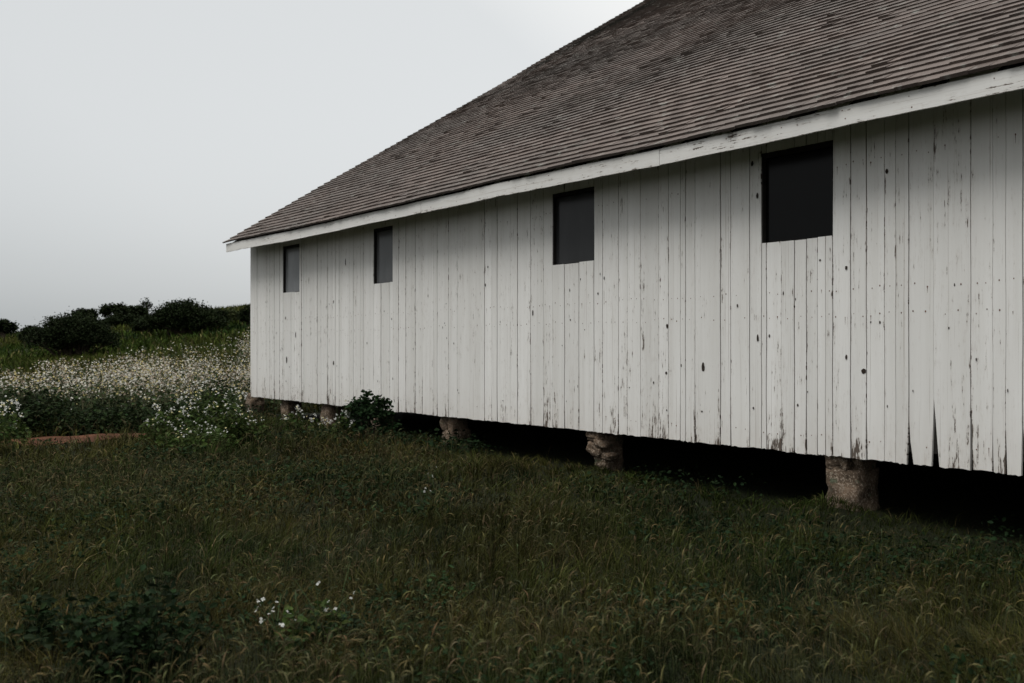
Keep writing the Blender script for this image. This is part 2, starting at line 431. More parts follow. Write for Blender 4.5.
# dark bare sill / backing just behind the boards so the gaps read dark
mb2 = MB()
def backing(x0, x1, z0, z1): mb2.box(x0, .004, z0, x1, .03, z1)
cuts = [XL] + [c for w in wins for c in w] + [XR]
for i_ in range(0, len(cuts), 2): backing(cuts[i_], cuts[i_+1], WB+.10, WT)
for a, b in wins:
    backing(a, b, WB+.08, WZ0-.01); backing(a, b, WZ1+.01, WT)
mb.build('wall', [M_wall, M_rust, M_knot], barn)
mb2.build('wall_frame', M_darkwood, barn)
# gable walls, rear wall, floor
PITCH = math.atan(.622); RUN = 14.0; Y0 = -(O+.06); Z0 = EYE+2.005
def zr(y): return Z0+(y-Y0)*.622-.03
YB = 2*RUN+2*Y0; yr = (YB)/2
def gable(x0, x1):
    m = MB(); nb = int(YB/.25)
    for i_ in range(nb):
        ya, yb = .03+i_*(YB-.06)/nb, .03+(i_+1)*(YB-.06)/nb-.005
        za = zr(min(ya, YB-ya))-.03; zb_ = zr(min(yb, YB-yb))-.03; z0 = WB+rb.uniform(-.015, .015)
        V = [(x0,ya,z0),(x1,ya,z0),(x1,yb,z0),(x0,yb,z0),(x0,ya,za),(x1,ya,za),(x1,yb,zb_),(x0,yb,zb_)]
        rr = rb.random()
        Cc = [(rr, u_, v_) for u_, v_ in ((0,0),(0,0),(1,0),(1,0),(0,1),(0,1),(1,1),(1,1))]
        m.add(V, quads=[(0,3,2,1),(4,5,6,7),(0,1,5,4),(1,2,6,5),(2,3,7,6),(3,0,4,7)], col=np.array(Cc))
    m.build('wall', M_wall, barn)
gable(XL, XL+.022); gable(XR-.022, XR)
m = MB(); m.box(XL, YB-.03, -.3, XR, YB, zr(0)-.05, col=(.5, .5, 1)); m.build('wall', M_wall, barn)
m = MB(); m.box(XL+.03, .045, WB+.10, XR-.03, YB-.04, WB+.18); m.build('floor', M_darkwood, barn)
m = MB(); m.box(XL+.02, .09, WB+.03, XR-.02, .25, WB+.095)
for yy in (4.6, 9.2, 13.8, 18.4): m.box(XL+.03, yy, WB+.0, XR-.03, yy+.2, WB+.095)
m.build('sill_beam', M_darkwood, barn)

# roof: deck plus courses of individual shingles
mr = MB(); cs, sn = math.cos(PITCH), math.sin(PITCH)
def P(x, t, hgt):            # point on the slope: t up the slope, hgt off it
    sg = (sag(x)*max(0, 1-t/9) + .05*(vn(x*.35+40, t*.4)-.5)*min(1, t/2))
    return (x, Y0+t*cs-hgt*sn, Z0+t*sn+hgt*cs+sg)
TL = RUN/cs
XG = XL-.10
EXPO = .168
nc = int(TL/EXPO)
rs = random.Random(3)
for c in range(nc):
    t0 = c*EXPO; x = XG+rs.uniform(-.035, -.02)
    wmax = .22 if c < 30 else .32
    first = True
    while x < XR+.3:
        w = rs.uniform(.09, wmax); x1 = x+w-rs.uniform(.002, .006)
        wob = .012*(vn(x*1.1+c*.2, c*.37+9)-.5)*2 + rs.gauss(0, .0035)
        if rs.random() < .02: wob += rs.uniform(-.02, .02)
        th = .027+rs.uniform(-.003, .004)
        if rs.random() < .03: th += .010
        ta = t0+wob; tb = t0+EXPO+.05
        a0, a1 = P(x, ta, th), P(x1, ta, th+rs.uniform(-.003, .003)); b0, b1 = P(x, ta, 0), P(x1, ta, 0)
        c0, c1 = P(x, tb, .002), P(x1, tb, .002)
        # damp dark band beside the verge high on the slope
        bd = x-XG; q0 = max(0, t0-6); v_ = float(sstep(5.5, 8, t0))*math.exp(-((bd-.42-.09*q0)/(.22+.045*q0))**2)*.9
        r_ = rs.random()
        mr.add([a0, a1, b0, b1, c0, c1], quads=[(0, 1, 5, 4), (2, 3, 1, 0)]+([(2, 4, 5, 3)] if c == 0 else []), tris=[(2, 0, 4), (1, 3, 5)], col=(r_, .5, v_))
        x = x1+rs.uniform(.0, .002)
# deck under the shingles (front), plain courses on the rear slope
nx_ = 60
gxs = np.linspace(XG+.01, XR+.3, nx_)
V = []
for xg in gxs:
    for t, hg in ((.075, -.002), (TL, -.002), (.075, -.022), (TL, -.022)): V.append(P(xg, t, hg))
q = []
for i_ in range(nx_-1):
    a, b = i_*4, i_*4+4
    q += [(a, b, b+1, a+1), (a+2, a+3, b+3, b+2), (a, a+2, b+2, b)]
q += [(0, 1, 3, 2)]
mr.add(V, quads=q, col=(.2, .5, 0))
for c in range(nc):
    for hx in range(12):
        xa = XG+hx*(XR+.3-XG)/12; xb = XG+(hx+1)*(XR+.3-XG)/12-.004
        t0 = c*EXPO; yb_ = 2*yr
        def PB(x, t, hg): return (x, yb_-(Y0+t*cs-hg*sn), Z0+t*sn+hg*cs)
        mr.add([PB(xa,t0,.027), PB(xb,t0,.027), PB(xa,t0,-.02), PB(xb,t0,-.02), PB(xa,t0+EXPO+.05,.002), PB(xb,t0+EXPO+.05,.002), PB(xa,t0+EXPO+.05,-.02), PB(xb,t0+EXPO+.05,-.02)],
               quads=[(0,4,5,1), (2,0,1,3), (6,2,3,7), (0,2,6,4), (1,5,7,3)], col=(rs.random(), .5, 0))
roof = mr.build('roof', M_shingle, barn)

# fascia: several lengths butted end to end
joints = [XG+.02, s_at(421, D-O), s_at(660, D-O), -1.2, 3.4, XR+.28]
mf = MB()
for a, b in zip(joints[:-1], joints[1:]):
    nn = max(8, int((b-a)/.18)); rr = rb.random(); dzb = rb.uniform(-.005, .005); V = []; Cc = []
    for i_ in range(nn+1):
        xx = a+.003+(b-a-.006)*i_/nn; sg = sag(xx)
        zb = EYE+1.827+dzb+sg+rb.uniform(-.0025, .0025)+(rb.uniform(0, .006) if rb.random() < .12 else 0); zt = EYE+1.988+sg
        yv = -O-.022-.003*math.sin(xx*1.7)
        for k_, (yy, zz) in enumerate(((yv, zb), (yv, zb+.06), (yv, zb+.12), (yv, zt), (yv+.022, zt), (yv+.022, zb))):
            V.append((xx, yy, zz)); Cc.append((rr, (.0, .33, .66, 1., 1., 0)[k_], .5))
    q = [(i_*6+k_, (i_+1)*6+k_, (i_+1)*6+(k_+1) % 6, i_*6+(k_+1) % 6) for i_ in range(nn) for k_ in range(6)]
    mf.add(V, quads=q, col=np.array(Cc))
    for e_ in (0, nn): mf.add([V[e_*6+k_] for k_ in (0, 3, 4, 5)], quads=[(0, 1, 2, 3)], col=(rr, .5, .5))
    xx = a+.25
    while xx < b-.1:
        for zz in (.045, .12):
            r_ = rb.uniform(.004, .007); cx = xx+rb.uniform(-.03, .03); cz = EYE+1.827+sag(cx)+zz+rb.uniform(-.015, .015); yv = -O-.022-.003*math.sin(cx*1.7)-.002
            if rb.random() < .7:
                mf.add([(cx+r_*math.cos(a_), yv, cz+r_*math.sin(a_)) for a_ in np.arange(8)*math.pi/4]+[(cx, yv-.001, cz)], tris=[(8, i_, (i_+1) % 8) for i_ in range(8)], mat=1)
        xx += .62
mf.build('fascia', [M_fascia, M_rust], barn)
# rafter tails behind the fascia
xx = XL+.05
while xx < XR:
    ra = MB(); ya, yb = -O+.0, -.03
    za, zb = zr(ya)-.03, zr(yb)-.03
    ra.add([(xx,ya,za-.11),(xx+.045,ya,za-.11),(xx+.045,yb,zb-.12),(xx,yb,zb-.12),(xx,ya,za),(xx+.045,ya,za),(xx+.045,yb,zb),(xx,yb,zb)],
           quads=[(0,3,2,1),(4,5,6,7),(0,1,5,4),(1,2,6,5),(2,3,7,6),(3,0,4,7)])
    ra.build('rafter', M_darkwood, barn)
    xx += .62

# windows
wl = ['small window with a pale grey pane at the far end of the barn wall', 'narrow window with a mid grey pane, second from the far end', 'window with a dark grey pane in the middle of the wall', 'nearest and largest window, its pane almost black']
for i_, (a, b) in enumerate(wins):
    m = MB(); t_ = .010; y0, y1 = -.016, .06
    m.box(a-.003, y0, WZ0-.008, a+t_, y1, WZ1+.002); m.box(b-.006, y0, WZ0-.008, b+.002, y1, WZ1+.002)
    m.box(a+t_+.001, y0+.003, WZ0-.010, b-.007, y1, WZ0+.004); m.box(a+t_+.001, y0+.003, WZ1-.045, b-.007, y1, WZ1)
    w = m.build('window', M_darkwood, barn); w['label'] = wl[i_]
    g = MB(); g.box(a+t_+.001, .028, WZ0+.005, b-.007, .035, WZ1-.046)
    g.build('pane', mat_pane('window_pane_sky_grey_%d' % i_, (.20, .105, .03, .003)[i_]), w)

# piers of field stone
def rock(mb, c, r, seed, sub=3, rough=.22, sq=.55):
    import bmesh
    bm = bmesh.new(); bmesh.ops.create_cube(bm, size=2); bmesh.ops.subdivide_edges(bm, edges=bm.edges[:], cuts=9, use_grid_fill=True)
    rd = Vector((seed*3.1, seed*7.7, seed*1.3)); V = []
    for v in bm.verts:
        p = v.co.copy(); s_ = p.normalized()*1.25; p = p*sq+s_*(1-sq)
        d = mnoise.fractal(p*1.3+rd, 1, 2, 4)*rough + mnoise.noise(p*5+rd)*.05
        p = p*(1+d); V.append((c[0]+p.x*r[0], c[1]+p.y*r[1], c[2]+p.z*r[2])); v.index = len(V)-1
    bm.verts.ensure_lookup_table(); q = [[v.index for v in f.verts] for f in bm.faces]
    mb.add(V, quads=q); bm.free()
def pier(px, kind, seed, label=None, xl=None):
    y = .20; x = s_at(px-10, D+y-.14) if xl is None else xl
    gw = F+DX*x+DY*y; g = float(H(gw[0], gw[1])); top = WB+.03
    m = MB(); hgt = top-g
    if kind == 'big':
        rock(m, (x+.01, y, g+hgt*.27), (.165, .18, hgt*.45), seed, rough=.17, sq=.78)
        rock(m, (x-.045, y-.02, top-.075), (.115, .16, .075), seed+1, rough=.16, sq=.75)
        rock(m, (x-.11, y+.03, top-.08), (.06, .12, .09), seed+6, rough=.2)
        rock(m, (x+.115, y+.02, top-.07), (.055, .12, .09), seed+3, rough=.12)
    elif kind == 'pair':
        rock(m, (x-.08, y, top-.12), (.07, .14, .13), seed); rock(m, (x+.08, y, top-.13), (.065, .14, .14), seed+2)
        rock(m, (x+.01, y+.02, g+.05), (.14, .16, .15), seed+4)
    elif kind == 'rubble':
        rr = random.Random(seed)
        rock(m, (x, y+.05, g+hgt*.4), (.11, .14, hgt*.5), seed, rough=.2)
        for k_ in range(9):
            rock(m, (x+rr.uniform(-.09, .09), y-.06+rr.uniform(-.05, .05), g+.08+(hgt-.12)*k_/8), (rr.uniform(.05, .1), .09, rr.uniform(.04, .07)), seed+k_, rough=.2)
    else:
        rock(m, (x, y, g+hgt*.35), (.15, .15, hgt*.5), seed, rough=.2); rock(m, (x+.02, y, top-.06), (.12, .13, .09), seed+2)
    # flat packing stone up to the beam
    m.box(x-.08, y+.02, top-.06, x+.08, y+.12, top+.001)
    o = m.build('pier', M_rock, barn, smooth=True)
    if label: o['label'] = label
pier(851, 'big', 1, 'nearest pier, a squat rounded boulder under a cracked cap stone')
pier(606, 'rubble', 5, 'pier of small broken brown stones')
pier(455, 'pair', 9, 'pier of two upright stones with a notch between them')
pier(334, 'x', 14); pier(293, 'x', 19); pier(257, 'x', 23); pier(385, 'x', 27)
for k_, xl in enumerate((-2.1, 1.0, 4.2, 7.4)): pier(0, 'big' if k_ % 2 else 'x', 31+k_, xl=xl)

# ------------------------------------------------------------------ vegetation builders
def blades(mb, base, h, w, az, lean, col, K=3, face=None):
    """curved tapering blades; arrays of N"""
    N = len(h); t = np.linspace(0, 1, K+1)
    d = np.stack([np.cos(az), np.sin(az)], 1); sd_ = np.stack([-d[:, 1], d[:, 0]], 1)
    if face is not None:
        sd_ = np.stack([np.cos(face), np.sin(face)], 1)
    V = np.zeros((N, 2*K+1, 3))
    for k_ in range(K+1):
        tt = t[k_]; hor = (lean*tt**2)[:, None]*d*h[:, None]; z = h*(tt-.35*lean*tt**2.5)
        ww = w*(1-tt**1.6)*.5*(1 if k_ else .7)
        if k_ < K:
            V[:, 2*k_, :2] = base[:, :2]+hor-sd_*ww[:, None]; V[:, 2*k_+1, :2] = base[:, :2]+hor+sd_*ww[:, None]
            V[:, 2*k_, 2] = V[:, 2*k_+1, 2] = base[:, 2]+z
        else:
            V[:, 2*K, :2] = base[:, :2]+hor; V[:, 2*K, 2] = base[:, 2]+z
    tr = []
    for k_ in range(K-1): a = 2*k_; tr += [(a, a+1, a+3), (a, a+3, a+2)]
    tr.append((2*K-2, 2*K-1, 2*K)); tr = np.array(tr)
    T = (tr[None]+(np.arange(N)*(2*K+1))[:, None, None]).reshape(-1, 3)
    mb.add(V.reshape(-1, 3), tris=T, col=np.repeat(col, 2*K+1, 0))
def leaves(mb, c, size, col, seed=0, aspect=.55, up=.5):
    """folded ovate leaves at centres c, N x 3"""
    r = np.random.default_rng(seed); N = len(c)
    ax = r.normal(size=(N, 3)); ax[:, 2] = ax[:, 2]*.5; ax /= np.linalg.norm(ax, axis=1)[:, None]
    nn = r.normal(size=(N, 3)); nn[:, 2] = np.abs(nn[:, 2])+up; sd_ = np.cross(nn, ax); sd_ /= np.linalg.norm(sd_, axis=1)[:, None]
    nn = np.cross(ax, sd_)
    L = (size*r.uniform(.6, 1.3, N))[:, None]; W = L*aspect*.5
    pts = [c-ax*L*.5, c-ax*L*.15+sd_*W+nn*W*.25, c+ax*L*.2+sd_*W*.8+nn*W*.2, c+ax*L*.5-nn*L*.08, c+ax*L*.2-sd_*W*.8+nn*W*.2, c-ax*L*.15-sd_*W+nn*W*.25, c]
    V = np.stack(pts, 1)
    tr = np.array([(0,1,6),(1,2,6),(2,3,6),(3,4,6),(4,5,6),(5,0,6)])
    T = (tr[None]+(np.arange(N)*7)[:, None, None]).reshape(-1, 3)
    mb.add(V.reshape(-1, 3), tris=T, col=np.repeat(col, 7, 0))
def tube(mb, pts, r0, r1, col=(.04, .05, .02), k=4):
    pts = np.asarray(pts, float); n_ = len(pts); V = []
    for i_, p in enumerate(pts):
        d = pts[min(i_+1, n_-1)]-pts[max(i_-1, 0)]; d /= np.linalg.norm(d)+1e-9
        a = np.cross(d, (0, 0, 1) if abs(d[2]) < .9 else (1, 0, 0)); a /= np.linalg.norm(a); b = np.cross(d, a)
        r_ = r0+(r1-r0)*i_/(n_-1)
        for j in range(k): an = 2*math.pi*j/k; V.append(p+r_*(a*math.cos(an)+b*math.sin(an)))
    q = [(i_*k+j, i_*k+(j+1) % k, (i_+1)*k+(j+1) % k, (i_+1)*k+j) for i_ in range(n_-1) for j in range(k)]
    mb.add(V, quads=q, col=col)
def blossoms(mb, c, size, col, seed=0):
    """four-petalled flowers facing up and out"""
    r = np.random.default_rng(seed); N = len(c)
    nn = r.normal(size=(N, 3))*.7; nn[:, 2] = np.abs(nn[:, 2])+.5; nn[:, 1] -= .5; nn /= np.linalg.norm(nn, axis=1)[:, None]
    a = np.cross(nn, r.normal(size=(N, 3))); a /= np.linalg.norm(a, axis=1)[:, None]; b = np.cross(nn, a)
    S = (size*r.uniform(.7, 1.25, N))[:, None]; V = []; T = []
    for p in range(4):
        an = p*math.pi/2; u = a*math.cos(an)+b*math.sin(an); v = -a*math.sin(an)+b*math.cos(an)
        V += [c, c+u*S*.38+v*S*.25+nn*S*.08, c+u*S*.55+nn*S*.02, c+u*S*.38-v*S*.25+nn*S*.08]
    V = np.stack(V, 1); tr = np.array([(4*p, 4*p+1, 4*p+2) for p in range(4)]+[(4*p, 4*p+2, 4*p+3) for p in range(4)])
    T = (tr[None]+(np.arange(N)*16)[:, None, None]).reshape(-1, 3)
    mb.add(V.reshape(-1, 3), tris=T, col=np.repeat(col, 16, 0))
def vary(base, n_, amt=.25, r=rng):
    base = np.asarray(base, float); f = r.uniform(1-amt, 1+amt, (n_, 1)); g = r.uniform(1-amt*.3, 1+amt*.3, (n_, 3))
    return np.clip(base*f*g, 0, 1)

# ------------------------------------------------------------------ grass (stuff)
def scatter(y0, y1, dens, left=-.60, right=.60, pad=1.0):
    xm0, xm1 = left*y1-pad, right*y1+pad
    n_ = int((xm1-xm0)*(y1-y0)*dens); x = rng.uniform(xm0, xm1, n_); y = rng.uniform(y0, y1, n_)
    k = (x > left*y-pad) & (x < right*y+pad)
    lx, ly = local(x, y); k &= (ly < .0+rng.exponential(.16, n_)) | (lx < XL-.1)
    k &= (on_path(x, y) > .7+.6*rng.random(n_)) | ((fbm(x*2.2, y*2.2, 2) > .60) & (rng.random(n_) < .6))
    k &= ~((x < -4.9) & (y > 15) & (y < 18) & (ly < -.5) & (y > 15.05+.55*np.sin((x+4)*.55)+(x+6.5)*.36) & (rng.random(n_) < .96))
    return x[k], y[k]
def grass_col(x, y, n_):
    p = fbm(x*.55+3, y*.55+8, 3); d = fbm(x*1.9+30, y*1.9+2, 2)
    g = np.array([.048, .070, .014]); yl = np.array([.112, .098, .026]); tan = np.array([.19, .145, .07]); dk = np.array([.022, .040, .014])
    f = np.clip((p-.35)*2.6, 0, 1)[:, None]; c = g*(1-f)+yl*f
    f2 = np.clip((.42-d)*4, 0, 1)[:, None]; c = c*(1-f2)+dk*f2
    u = rng.random(n_); c = np.where((u < .07+.10*f[:, 0])[:, None], tan, c)
    return np.clip(c*rng.uniform(.3, 2.1, (n_, 1))*.25*(.55+.95*fbm(x*.33+60, y*.33+21, 3))[:, None]*1.0, 0, 1)
mg = MB()
for y0, y1, dens, hh, ww in ((3.2, 6, 3300, .165, .0046), (6, 9, 2100, .17, .0060), (9, 13, 1050, .18, .0090), (13, 21, 480, .20, .0135)):
    x, y = scatter(y0, y1, dens)
    n_ = len(x)
    # tussocks: blades gather round scattered centres and fall outwards from them
    cell = .20 if y0 < 9 else .30
    ci, cj = np.floor(x/cell).astype(int), np.floor(y/cell).astype(int)
    ca, cb, cc_ = _P[ci & 255, cj & 255], _P[(ci+91) & 255, (cj+37) & 255], _P[(ci+13) & 255, (cj+177) & 255]
    tx, ty = (ci+.15+.7*ca)*cell, (cj+.15+.7*cb)*cell
    pull = rng.uniform(0, .55, n_)*(cc_ > .25)
    x = x+(tx-x)*pull; y = y+(ty-y)*pull
    lum = fbm(x*1.4+11, y*1.4, 3)
    keep = rng.random(n_) < .45+.8*lum
    x, y, lum, tx, ty, cc_ = [q_[keep] for q_ in (x, y, lum, tx, ty, cc_)]; n_ = len(x)
    h = hh*(.35+1.1*lum)*(.55+.9*cc_)*rng.uniform(.5, 1.45, n_)
    lx, ly = local(x, y); h = h*(.50+.50*sstep(.0, -1.1, ly))
    wind = fbm(x*.5+77, y*.5, 2)*9
    az = np.where(rng.random(n_) < .6, np.arctan2(y-ty, x-tx)+rng.normal(0, .6, n_), wind+rng.normal(0, .7, n_))
    col = grass_col(x, y, n_)*(.55+.9*cc_)[:, None]
    blades(mg, np.stack([x, y, H(x, y)-.01], 1), h, ww*rng.uniform(.6, 1.5, n_), az, rng.uniform(.15, 1.5, n_), col, K=3, face=rng.uniform(-1.1, 1.1, n_))
for y0, y1, dens, hh, ww in ((21, 34, 110, .28, .035), (34, 66, 34, .34, .07)):
    x, y = scatter(y0, y1, dens, -.60, -.12, 2); n_ = len(x)
    c = grass_col(x*.4, y*.25, n_)*np.array([1.15, 1.35, 1.05]); 
    blades(mg, np.stack([x, y, H(x, y)-.01], 1), hh*rng.uniform(.4, 1.3, n_), ww*rng.uniform(.6, 1.5, n_), rng.uniform(0, 6.283, n_), rng.uniform(.1, .9, n_), c, K=2, face=rng.uniform(-.8, .8, n_))
# behind and beside the camera a thin cover, seen only in the panes
x = rng.uniform(-14, 8, 9000); y = rng.uniform(-10, 3.4, 9000); n_ = 9000
lx, ly = local(x, y); k = ly < -.1; x, y = x[k], y[k]; n_ = len(x)
blades(mg, np.stack([x, y, H(x, y)], 1), rng.uniform(.1, .3, n_), np.full(n_, .012), rng.uniform(0, 6.283, n_), rng.uniform(.1, 1, n_), grass_col(x, y, n_), K=2)
tag(mg.build('grass', M_grass), 'dark uncut grass covering the ground in front of the barn', 'grass', kind='stuff')

# nodding seed heads standing above the grass (stuff)
ms = MB()
def seedheads(x, y, n_, sc=1.0):
    L = 9; t = np.linspace(0, 1, L); az = rng.normal(-.1, .8, n_)+np.where(rng.random(n_) < .22, math.pi, 0)
    h = rng.uniform(.13, .27, n_)*(.6+.8*fbm(x*1.4+11, y*1.4, 3)); hd = rng.uniform(.045, .095, n_); r0 = rng.uniform(.0030, .0060, n_)*sc
    stem = np.array([.07, .075, .03]); head = np.array([.060, .052, .023])
    z0 = H(x, y); d = np.stack([np.cos(az), np.sin(az)], 1)
    bend = rng.uniform(1.0, 2.4, n_)
    hc = vary(head, n_, .45)*np.where(rng.random(n_) < .3, .55, 1)[:, None]; hc[:, 0] *= rng.uniform(.75, 1.15, n_)
    pos = []; rad = []; col = []
    for k_ in range(L):
        if k_ < 4:
            tt = k_/4; pos.append(np.concatenate([np.stack([x, y], 1)+d*(.10*h*tt**2)[:, None], (z0+h*tt)[:, None]], 1)); rad.append(np.full(n_, .0011)*sc); col.append(np.repeat(stem[None], n_, 0))
        else:
            a = ((k_-4)/4*bend)[:, None]
            q = pos[3] if k_ == 4 else pos[-1]
            if k_ == 4: pos.append(np.concatenate([np.stack([x, y], 1)+d*(.10*h)[:, None], (z0+h)[:, None]], 1))
            else:
                st = (hd/4)[:, None]; pos.append(pos[-1]+np.concatenate([d*np.sin(a)*st, st*np.cos(a)], 1))
            rad.append(r0*(.35, 1, 1.05, .75, .1)[k_-4]); col.append(hc)
    V = np.zeros((n_, L*3, 3)); CC = np.zeros((n_, L*3, 3)); sd_ = np.stack([-d[:, 1], d[:, 0], np.zeros(n_)], 1); upv = np.array([0, 0, 1.])
    for k_ in range(L):
        for j in range(3):
            an = 2*math.pi*j/3+k_*.5
            dirv = sd_*math.cos(an) + (np.concatenate([d, np.zeros((n_, 1))], 1)*.7+upv*.7)*math.sin(an)
            V[:, k_*3+j] = pos[k_]+dirv*rad[k_][:, None]*rng.uniform(.7, 1.3, (n_, 1)); CC[:, k_*3+j] = col[k_]
    q = np.array([(k_*3+j, k_*3+(j+1) % 3, (k_+1)*3+(j+1) % 3, (k_+1)*3+j) for k_ in range(L-1) for j in range(3)])
    # awns bristling from every head
    for k_ in range(4, 9):
        for _ in range(3):
            tip = pos[k_]+rng.normal(0, 1, (n_, 3))*(.007*sc)+(pos[min(k_+1, 8)]-pos[k_-1])*.45
            w_ = rng.normal(0, 1, (n_, 3)); w_ /= np.linalg.norm(w_, axis=1)[:, None]; w_ *= .0011*sc
            VV = np.stack([pos[k_]-w_, pos[k_]+w_, tip], 1)
            ms.add(VV.reshape(-1, 3), tris=np.arange(n_*3).reshape(-1, 3), col=np.repeat(hc*1.25, 3, 0))
    ms.add(V.reshape(-1, 3), quads=(q[None]+(np.arange(n_)*L*3)[:, None, None]).reshape(-1, 4), col=CC.reshape(-1, 3))
_sh = seedheads
for y0, y1, dens, sc in ((3.4, 7, 330, .9), (7, 11, 230, 1.1), (11, 17, 80, 1.6)):
    x, y = scatter(y0, y1, dens); keep = rng.random(len(x)) < 2.6*fbm(x*.8+20, y*.8, 3)**2.4; x, y = x[keep], y[keep]
    lx, ly = local(x, y); k = (ly < -.9); seedheads(x[k], y[k], int(k.sum()), sc)
tag(ms.build('seed_heads', M_grass), 'nodding tan seed heads standing above the dark grass', 'grass', kind='stuff')

# low broad-leaved weeds mixed into the grass (stuff)
mw = MB()
for y0, y1, dens, sz in ((3.4, 7, 130, .035), (7, 12, 70, .045), (12, 20, 60, .06)):
    x, y = scatter(y0, y1, dens); m_ = fbm(x*.9+50, y*.9+5, 2) > .54; x, y = x[m_], y[m_]
    k_ = 5; x = np.repeat(x, k_)+rng.normal(0, .05, len(x)*k_); y = np.repeat(y, k_)+rng.normal(0, .05, len(y)*k_)
    leaves(mw, np.stack([x, y, H(x, y)+rng.uniform(.03, .2, len(x))], 1), sz, vary((.011, .021, .008), len(x), .4), 3)
tag(mw.build('ground_weeds', M_leaf), 'low broad leaved weeds growing among the grass blades', 'weeds', kind='stuff')

# ------------------------------------------------------------------ wildflower field on the rise (stuff)
mfw = MB(); mfl = MB()
n_ = 17000
y = rng.uniform(15.4, 33, n_); r_ = rng.uniform(-.60, -.2, n_); x = r_*y
lx, ly = local(x, y)
far = 19.6 + np.clip((r_+.56)/.29, 0, 1.2)*10.5 + 1.5*(fbm(x*.5, y*.1+7)-.5)*4
near = 15.9+ .8*(fbm(x*.8+4, y*.1)-.5)*2 + np.clip((r_+.36)*9, 0, .9)
dn = np.clip((fbm(x*.6+9, y*.45+1, 3)-.30)*3.2, .10, 1)
k = (y < far) & (y > near) & ((r_ < -.285) | (y > 19.5)) & (on_path(x, y) > 1.5) & ((lx < XL-.6) | (ly < -1.0)) & (rng.random(n_) < dn)
x, y, r_ = x[k], y[k], r_[k]; nn_ = len(x); z = H(x, y)
h = rng.uniform(.40, .88, nn_)*(.75+.5*fbm(x*.8, y*.8+3, 2)); dfront = y-17.5
blades(mfw, np.stack([x, y, z], 1), h, np.full(nn_, .014), rng.uniform(0, 6.28, nn_), rng.uniform(.05, .3, nn_), vary((.075, .075, .040), nn_), K=2, face=rng.uniform(-.5, .5, nn_))
kk = 6; X_ = np.repeat(x, kk)+rng.normal(0, .07, nn_*kk); Y_ = np.repeat(y, kk)+rng.normal(0, .07, nn_*kk); hh = np.repeat(h, kk)
leaves(mfw, np.stack([X_, Y_, H(X_, Y_)+hh*rng.uniform(.05, .8, nn_*kk)], 1), .075, vary((.030, .044, .018), nn_*kk, .4), 8)
fk = rng.random(nn_) < (.35+1.2*fbm(x*1.1+70, y*.8, 2)) * np.clip(.24+(y-16.8)*.20, .2, .95); fx, fy, fz, fh = x[fk], y[fk], z[fk], h[fk]; kk = 6; nf = len(fx)*kk
X_ = np.repeat(fx, kk)+rng.normal(0, .06, nf); Y_ = np.repeat(fy, kk)+rng.normal(0, .06, nf); Zf = np.repeat(fz+fh, kk)+rng.uniform(-.24, .06, nf)
u = rng.random(nf); c = np.where((u < .17)[:, None], (.44, .37, .15), np.where((u < .48)[:, None], (.30, .235, .175), (.55, .53, .46)))*rng.uniform(.6, 1.1, (nf, 1))
blossoms(mfl, np.stack([X_, Y_, Zf], 1), .034, c, 5)
mall = MB()
for s_, mi in ((mfw, 0), (mfl, 1)):
    v = np.concatenate(s_.v); cc = np.concatenate(s_.c); mall.add(v, tris=np.concatenate(s_.f3), col=cc, mat=mi)
tag(mall.build('wildflowers', [M_leaf, M_petal]), 'drift of white and cream wildflowers across the rise left of the barn', 'wildflowers', kind='stuff')

# dark green herbage between path and flowers (stuff)
mh = MB()
n_ = 13000; y = rng.uniform(14.4, 18.0, n_); r_ = rng.uniform(-.60, -.22, n_); x = r_*y; lx, ly = local(x, y)
k = (r_ < -.285) & (on_path(x, y) > 1.25) & (y > 15.05+.55*np.sin((x+4)*.55)+(x+6.5)*.36) & ((lx < XL-.3) | (ly < -.5)) ; x, y = x[k], y[k]; n_ = len(x)
kk = 9; hh = np.repeat(rng.uniform(.12, .62, n_)*(.15+1.5*fbm(x*1.2, y*1.2)**1.3)*(.75+.25*sstep(1, 2.2, on_path(x, y))), kk); X_ = np.repeat(x, kk)+rng.normal(0, .08, n_*kk); Y_ = np.repeat(y, kk)+rng.normal(0, .08, n_*kk)
leaves(mh, np.stack([X_, Y_, H(X_, Y_)+hh*rng.uniform(.1, 1.1, n_*kk)], 1), .07, vary((.014, .022, .008), n_*kk, .55)*(.5+fbm(X_*1.1, Y_*1.1, 2))[:, None], 18)
tag(mh.build('herbage', M_leaf), 'dark green herbage banked behind the red dirt path', 'weeds', kind='stuff')

